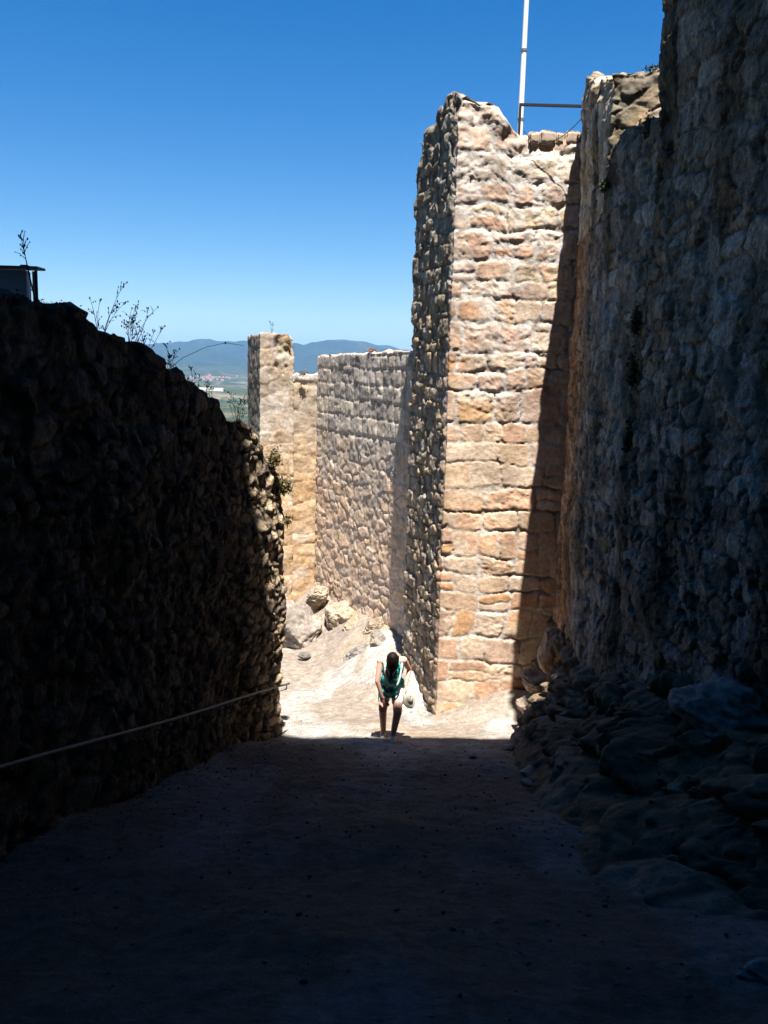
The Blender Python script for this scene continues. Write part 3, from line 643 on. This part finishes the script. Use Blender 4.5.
# long arching stem
bm = bmesh.new(); P = [Vector((-2.12, 8.5, -.05)), Vector((-2.0, 8.6, .06)), Vector((-1.80, 8.7, .17)), Vector((-1.62, 8.8, .22)), Vector((-1.45, 8.85, .20))]
tube_bm(bm, P, [.004, .0035, .003, .003, .002], 4)
bmesh.ops.create_icosphere(bm, subdivisions=1, radius=.012, matrix=Matrix.Translation(P[3])); tag(done('arching_weed', bm, M_TWIG), 'long single dry stem arching over the valley from the left wall', 'plant', 'dry stalks on the left wall')

def leaf_clump(name, base, size, n, seed, label, mat, group=None, leaf=.02, up=.4, thin=False, cat='shrub'):
    rs = random.Random(seed); root = tag(empty(name, base), label, cat, group); b = bmesh.new(); s_ = bmesh.new()
    for k in range(max(4, n//40)):
        e = Vector((rs.uniform(-1, 1)*size[0], rs.uniform(-1, 1)*size[1], rs.uniform(up, 1)*size[2])); tube_bm(s_, [(0, 0, -.05), e*.5+Vector((0, 0, .02)), e], [.005, .004, .002], 4)
    for k in range(n):
        c = Vector((rs.gauss(0, .42)*size[0], rs.gauss(0, .42)*size[1], abs(rs.gauss(.35, .33))*size[2]))
        d = Vector((rs.gauss(0, 1), rs.gauss(0, 1), rs.gauss(.3, 1))).normalized(); l = leaf*rs.uniform(.6, 1.5)
        if thin: d = (Vector((c.x, c.y, 0)).normalized()*.6+Vector((rs.gauss(0, .4), rs.gauss(0, .4), 1))).normalized(); c = Vector((c.x*.7, c.y*.7, c.z*.35))
        sd = d.cross(Vector((rs.gauss(0, 1), rs.gauss(0, 1), rs.gauss(0, 1)))).normalized()*l*(.06 if thin else .38)
        v = [b.verts.new(c-sd*.4), b.verts.new(c+d*l*.5-sd), b.verts.new(c+d*l), b.verts.new(c+d*l*.5+sd)]
        b.faces.new(v)
    done('stem', s_, M_TWIG, root); done('foliage', b, mat, root); return root
leaf_clump('shrub', (-2.42, 6.45, .28), (.14, .2, .12), 1100, 21, 'dark leafy shrub on the left wall at the foot of the metal cabinet', M_LEAF, leaf=.022)
leaf_clump('shrub', (-2.58, 6.2, .34), (.16, .2, .09), 900, 22, 'low dark scrub on the left wall in front of the metal cabinet', M_LEAF, leaf=.02)
GT_ = 'dry tufts on the end of the left wall'
leaf_clump('grass_tuft', (-1.46, 11.35, -1.28), (.10, .1, .20), 520, 31, 'dry grass tuft topmost on the sunlit end of the left wall', M_GRASS, GT_, .03, cat='tuft')
leaf_clump('grass_tuft', (-1.34, 11.5, -1.66), (.12, .1, .2), 700, 32, 'bushy dry tuft sticking out from the left wall end against the cream wall', M_GRASS, GT_, .03, cat='tuft')
leaf_clump('grass_tuft', (-1.30, 11.55, -2.1), (.06, .06, .12), 200, 33, 'small lowest dry tuft on the edge of the left wall end', M_GRASS, GT_, .025, cat='tuft')
leaf_clump('grass_tuft', (-2.0, 20.75, -.17), (.1, .05, .06), 160, 34, 'little dry tuft growing on the low cream wall', M_GRASS, None, .03, cat='tuft')
leaf_clump('grass_tuft', (-.35, 18.5, .36), (.12, .08, .06), 140, 35, 'tiny reddish tuft on top of the long curtain wall', plain('reddish_dry_tuft', (.25, .11, .06), .9), None, .03, cat='tuft')
leaf_clump('grass_tuft', (2.84, 10.33, 3.36), (.10, .06, .03), 90, 36, 'dark tuft on top of the broken parapet next to the bastion', M_LEAF, None, .025, cat='tuft')
stalk_plant((-2.75, 20.75, .74), .42, 2, 41, 'pair of bare twigs standing on top of the stub turret', .5, group=None, r=.006)
GW = 'weeds rooted in the shaded right wall'
for i, (x, y, z, sz, lab) in enumerate([(2.66, 9.6, 2.45, (.06, .1, .2), 'dark weed hanging in the angle between parapet and bastion'),
    (2.50, 10.75, 2.15, (.06, .1, .12), 'small green weed below the lit parapet corner'),
    (2.60, 9.4, .45, (.05, .12, .26), 'uppermost dark weed in the vertical crack of the right wall'), (2.60, 9.36, -.1, (.06, .12, .34), 'largest dark weed in the vertical crack of the right wall'),
    (2.60, 9.36, -.8, (.05, .1, .28), 'dark weed lowest in the vertical crack of the right wall')]):
    leaf_clump('wall_weed', (x, y, z), sz, 420, 50+i, lab, M_LEAF, GW, leaf=.028, cat='weed')

# ------------------------------------------------------------------ far town
def house_mesh(w_, d_, h_, r_):
    bm = bmesh.new(); box_bm(bm, -w_/2, w_/2, -d_/2, d_/2, -3, h_)
    a = [bm.verts.new(p) for p in ((-w_/2-.5, -d_/2-.5, h_), (w_/2+.5, -d_/2-.5, h_), (w_/2+.5, d_/2+.5, h_), (-w_/2-.5, d_/2+.5, h_), (-w_/2-.5, 0, h_+r_), (w_/2+.5, 0, h_+r_))]
    for f in ((0, 1, 5, 4), (2, 3, 4, 5), (1, 2, 5), (3, 0, 4)):
        q = bm.faces.new([a[i] for i in f]); q.material_index = 1
    me = bpy.data.meshes.new('village_house'); bm.normal_update(); bm.to_mesh(me); bm.free(); return me
M_HW = plain('cream_render', (.42, .36, .30), .9); M_HR = plain('red_roof_tiles', (.26, .11, .075), .9)
hm = [house_mesh(*a) for a in ((17, 12, 9, 5), (24, 13, 7, 5), (14, 12, 12, 5))]
for m_ in hm: m_.materials.append(M_HW); m_.materials.append(M_HR)
def terr_z(x, y):
    r = math.hypot(x, y); t = math.atan2(x, y); i = int(np.argmin(np.abs(rr-r))); j = int(np.argmin(np.abs(th-t))); return float(Z[i, j])
rs = random.Random(4)
for i in range(44):
    x = -1500+rs.gauss(0, 1)*75+(-1)**i*rs.uniform(0, 60); y = 7300+rs.uniform(-1100, 900); x *= y/7400
    o = bpy.data.objects.new('village_house', hm[i % 3]); COL.objects.link(o); o.location = (x, y, terr_z(x, y)); o.rotation_euler = (0, 0, rs.uniform(-.5, .5))
    tag(o, 'tiny red roofed cream house in the distant town on the plain', 'house', 'houses of the distant town')
bm = bmesh.new(); box_bm(bm, -45, 45, -9, 9, -4, 9)
x, y = -660, 3300
o = done('warehouse', bm, plain('white_walls', (.62, .6, .55), .9)); o.location = (x, y, terr_z(x, y)); tag(o, 'long pale building alone on the plain in front of the distant town', 'building')

# ------------------------------------------------------------------ woman walking up the path
def capsule(bm, a, b, ra, rb, seg=14):
    a, b = Vector(a), Vector(b); d = (b-a).normalized(); n = 4; pts = []; rad = []
    for k in range(n+1):
        t = math.pi/2*k/n; pts.append(a-d*ra*math.cos(t)); rad.append(max(ra*math.sin(t), .0008))
    for k in range(n+1):
        t = math.pi/2*k/n; pts.append(b+d*rb*math.sin(t)); rad.append(max(rb*math.cos(t), .0008))
    tube_bm(bm, pts, rad, seg)
def ellip(bm, c, r, rot=(0, 0, 0)):
    from mathutils import Euler
    bmesh.ops.create_icosphere(bm, subdivisions=3, radius=1, matrix=Matrix.Translation(c)@Euler(rot).to_matrix().to_4x4()@Matrix.Diagonal((*r, 1)))
def fuse(name, bm, mat, parent, vox=.007, smooth=4):
    me = bpy.data.meshes.new('tmp'); bm.to_mesh(me); bm.free(); t = bpy.data.objects.new('tmp', me); COL.objects.link(t)
    r = t.modifiers.new('r', 'REMESH'); r.mode = 'VOXEL'; r.voxel_size = vox; s = t.modifiers.new('s', 'SMOOTH'); s.factor = .5; s.iterations = smooth
    bpy.context.view_layer.update()
    m2 = bpy.data.meshes.new_from_object(t.evaluated_get(bpy.context.evaluated_depsgraph_get())); m2.name = name; bpy.data.objects.remove(t); bpy.data.meshes.remove(me)
    m2.materials.clear(); return link(name, m2, mat, parent)
fx, fy = .17, 11.46
person = tag(empty('person', (fx, fy, gz1(fx, fy))), 'woman in white shorts and patterned green top bending forward, dark hair hanging, climbing the path', 'person')
g = lambda x, y: gz1(fx+x, fy+y)-gz1(fx, fy)
M_SKIN = plain('tanned_skin', (.66, .36, .27), .55, amp=.08); M_HAIR = rough_mat('dark_brown_hair', base=(.013, .008, .006), scale=60, rough=.5, bump=.5)
SHL = Vector((-.165, -.15, 1.17)); SHR = Vector((.150, -.13, 1.185))
HL = Vector((-.085, .12, .76)); HR = Vector((.085, .12, .76))
KL = Vector((-.115, -.07, .45)); KR = Vector((.085, -.24, .47)); AL = Vector((-.10, .14, .09+g(-.1, .14))); AR = Vector((.035, -.24, .10+g(.03, -.24)))
EL = Vector((-.20, -.20, .90)); WL = Vector((-.13, -.19, .67)); ER = Vector((.235, .02, 1.0)); WR = Vector((.19, -.11, .83))
CH = Vector((0, -.11, 1.12)); NK = Vector((-.005, -.22, 1.23)); HD = Vector((-.005, -.32, 1.25))
bm = bmesh.new()
capsule(bm, (0, .10, .80), CH, .12, .11); ellip(bm, (0, .11, .78), (.165, .12, .12)); ellip(bm, (0, -.09, 1.07), (.15, .115, .15), (.6, 0, 0))
capsule(bm, SHL, SHR, .05, .05); capsule(bm, CH, NK, .06, .048); capsule(bm, NK, HD, .048, .05)
ellip(bm, HD, (.073, .092, .108), (1.25, 0, 0))
hdR = Matrix.Rotation(1.15, 3, 'X')          # head bowed: face towards the ground
def hp(x, y, z): return HD+hdR@Vector((x, y, z))
capsule(bm, hp(0, -.088, .0), hp(0, -.105, -.02), .012, .014)            # nose
ellip(bm, hp(0, -.07, -.075), (.03, .03, .025)); 
for s in (-1, 1): ellip(bm, hp(.074*s, .0, -.01), (.012, .02, .03)); capsule(bm, hp(.02*s, -.088, -.045), hp(0, -.094, -.045), .007, .008)
for H_, K_, A_, s in ((HL, KL, AL, -1), (HR, KR, AR, 1)):
    capsule(bm, H_, K_, .090, .060); capsule(bm, K_, A_, .057, .038); cf = K_.lerp(A_, .3)+Vector((0, .018, 0)); capsule(bm, cf, K_.lerp(A_, .5), .053, .042)
    capsule(bm, A_+Vector((0, .03, -.045)), A_+Vector((.01*s, -.14, -.06)), .033, .026)
for S_, E_, W_ in ((SHL, EL, WL), (SHR, ER, WR)):
    capsule(bm, S_, E_, .045, .034); capsule(bm, E_, W_, .034, .023)
def hand(bm, Wp, d, up, side, curl):
    d = d.normalized(); side = side.normalized(); up = up.normalized(); pc = Wp+d*.05
    for k in range(4): capsule(bm, Wp+side*(k-1.5)*.008, Wp+d*.085+side*(k-1.5)*.021, .014, .0105, 8)
    for k, L in enumerate((.068, .078, .073, .058)):
        p = Wp+d*.085+side*(k-1.5)*.021; q = p+(d*.95-up*curl*.3).normalized()*L*.5; r_ = q+(d-up*curl).normalized()*L*.5
        capsule(bm, p, q, .0095, .0088, 8); capsule(bm, q, r_, .0088, .0075, 8)
    p = Wp+d*.03-side*.025; q = p+(d-side*.9).normalized()*.04; capsule(bm, p, q, .012, .0105, 8); capsule(bm, q, q+(d-side*.25-up*curl*.3).normalized()*.03, .0105, .0085, 8)
hand(bm, WL, Vector((.5, .05, -.85)), Vector((.1, -1, 0)), Vector((-.85, .1, -.5)), .35)
hand(bm, WR, Vector((.1, -.15, -1)), Vector((1, 0, 0)), Vector((0, 1, 0)), 1.3)
body = fuse('body', bm, M_SKIN, person, .0055, 3)
# face marks
for s_ in (-1, 1):
    bm = bmesh.new(); ellip(bm, hp(.03*s_, -.086, .012), (.011, .006, .006)); done('eye', bm, M_BLACK, person, True)
# hair
bm = bmesh.new()
ellip(bm, hp(0, .014, .012), (.080, .090, .100), (1.15, 0, 0))
for k in range(26):
    a = -1.25+2.5*k/25; x = math.sin(a)*.066; yb = -.33-.055*math.cos(a)
    L = .30-.10*abs(math.sin(a))+random.uniform(-.02, .02)
    capsule(bm, (x, yb+.01, 1.29), (x*.95-.005, yb-.01, 1.15), .024, .021, 8); capsule(bm, (x*.95-.005, yb-.01, 1.15), (x*.45-.02+random.uniform(-.01, .01), yb+.03, 1.29-L), .021, .009, 8)
ellip(bm, (-.005, -.395, 1.235), (.055, .035, .075)); ellip(bm, (-.005, -.37, 1.17), (.05, .035, .08))
fuse('hair', bm, M_HAIR, person, .0065, 1)
# patterned top
def pat_mat():
    m = bpy.data.materials.new('patterned_cloth'); m.use_nodes = True; N = m.node_tree.nodes; L = m.node_tree.links; b = N['Principled BSDF']; b.inputs['Roughness'].default_value = .85
    tc = N.new('ShaderNodeTexCoord'); n = N.new('ShaderNodeTexVoronoi'); n.inputs['Scale'].default_value = 26; L.new(tc.outputs['Object'], n.inputs['Vector'])
    r = N.new('ShaderNodeValToRGB'); r.color_ramp.interpolation = 'CONSTANT'; sp = N.new('ShaderNodeSeparateColor'); L.new(n.outputs['Color'], sp.inputs[0]); L.new(sp.outputs[0], r.inputs[0])
    e = r.color_ramp.elements; e[0].color = (.0, .34, .24, 1); e[1].position = .32; e[1].color = (.06, .58, .42, 1)
    for p, c in ((.5, (.02, .07, .38, 1)), (.66, (.0, .42, .50, 1)), (.78, (.25, .68, .45, 1)), (.88, (.005, .02, .04, 1))): q = e.new(p); q.color = c
    L.new(r.outputs[0], b.inputs[0]); return m
M_PAT = pat_mat()
bm = bmesh.new()
capsule(bm, (0, .08, .81), (0, -.10, 1.09), .138, .122); ellip(bm, (0, .08, .79), (.18, .145, .12)); ellip(bm, (0, -.10, 1.05), (.158, .13, .15), (.6, 0, 0))
ellip(bm, (-.01, -.12, .92), (.135, .11, .15), (.25, 0, 0)); ellip(bm, (-.03, -.08, .74), (.13, .10, .12)); 
top_o = fuse('tank_top', bm, M_PAT, person, .008, 4)
for s_ in (-1, 1):
    bm = bmesh.new(); x = .10*s_; tube_bm(bm, [(x*.9, -.01, 1.175), (x*.88, -.08, 1.198), (x*.9, -.16, 1.18), (x*.95, -.225, 1.10)], .013, 8)
    done('shoulder_strap', bm, M_PAT, person, True)
bm = bmesh.new(); Pt = []
for k in range(25):
    t = -1+2*k/24; Pt.append((.118*math.copysign(abs(t)**.6, t)+.01, -.243+.03*t*t, .86+.31*abs(t)**2.6))
tube_bm(bm, Pt, .0135, 8); done('white_trim', bm, M_WHITE, person, True)
# shorts
bm = bmesh.new(); ellip(bm, (0, .12, .76), (.178, .135, .12))
for H_, K_ in ((HL, KL), (HR, KR)): capsule(bm, H_, H_.lerp(K_, .62), .10, .082)
fuse('shorts', bm, plain('white_cotton', (.78, .77, .75), .85, amp=.04), person, .008, 3)
for A_, s in ((AL, -1), (AR, 1)):
    bm = bmesh.new(); c = A_
    capsule(bm, c+Vector((0, .035, -.055)), c+Vector((.01*s, -.15, -.068)), .041, .036); ellip(bm, c+Vector((0, .03, -.02)), (.04, .045, .045))
    fuse('shoe', bm, plain('pale_canvas_shoe', (.55, .52, .47), .8), person, .007, 2)
# hat held in her hand
hat = tag(empty('sun_hat', (fx+.235, fy-.16, person.location.z+.66)), 'floppy cream sun hat held in the left hand of the woman', 'hat')
bm = bmesh.new(); n = 40; rings = []
for rad, hgt in ((.002, .045), (.05, .044), (.075, .038), (.085, .02), (.09, .008), (.12, .0), (.155, -.004), (.175, .002)):
    rings.append([bm.verts.new((rad*math.cos(2*math.pi*k/n), rad*math.sin(2*math.pi*k/n), hgt+(.016*math.sin(6*math.pi*k/n) if rad > .11 else 0)*(rad-.1)*14)) for k in range(n)])
for r_, s_ in zip(rings, rings[1:]):
    for k in range(n): bm.faces.new((r_[k], r_[(k+1) % n], s_[(k+1) % n], s_[k]))
ho = done('brim_and_crown', bm, plain('straw_cream', (.66, .60, .48), .85), hat, True); ho.rotation_euler = (math.radians(62), math.radians(8), math.radians(35)); ho.scale = (.62, .85, 1)
sd = ho.modifiers.new('t', 'SOLIDIFY'); sd.thickness = .004

# ------------------------------------------------------------------ haze
bm = bmesh.new(); box_bm(bm, -24000, 24000, -3000, 31000, -260, 900)
hz = bpy.data.materials.new('haze'); hz.use_nodes = True; N = hz.node_tree.nodes; N.remove(N['Principled BSDF'])
pv = N.new('ShaderNodeVolumePrincipled'); pv.inputs['Color'].default_value = (.20, .50, 1, 1); pv.inputs['Density'].default_value = 3.3e-5
hz.node_tree.links.new(pv.outputs[0], N['Material Output'].inputs['Volume'])
HZ = True
if HZ: tag(done('haze', bm, hz), kind='stuff')
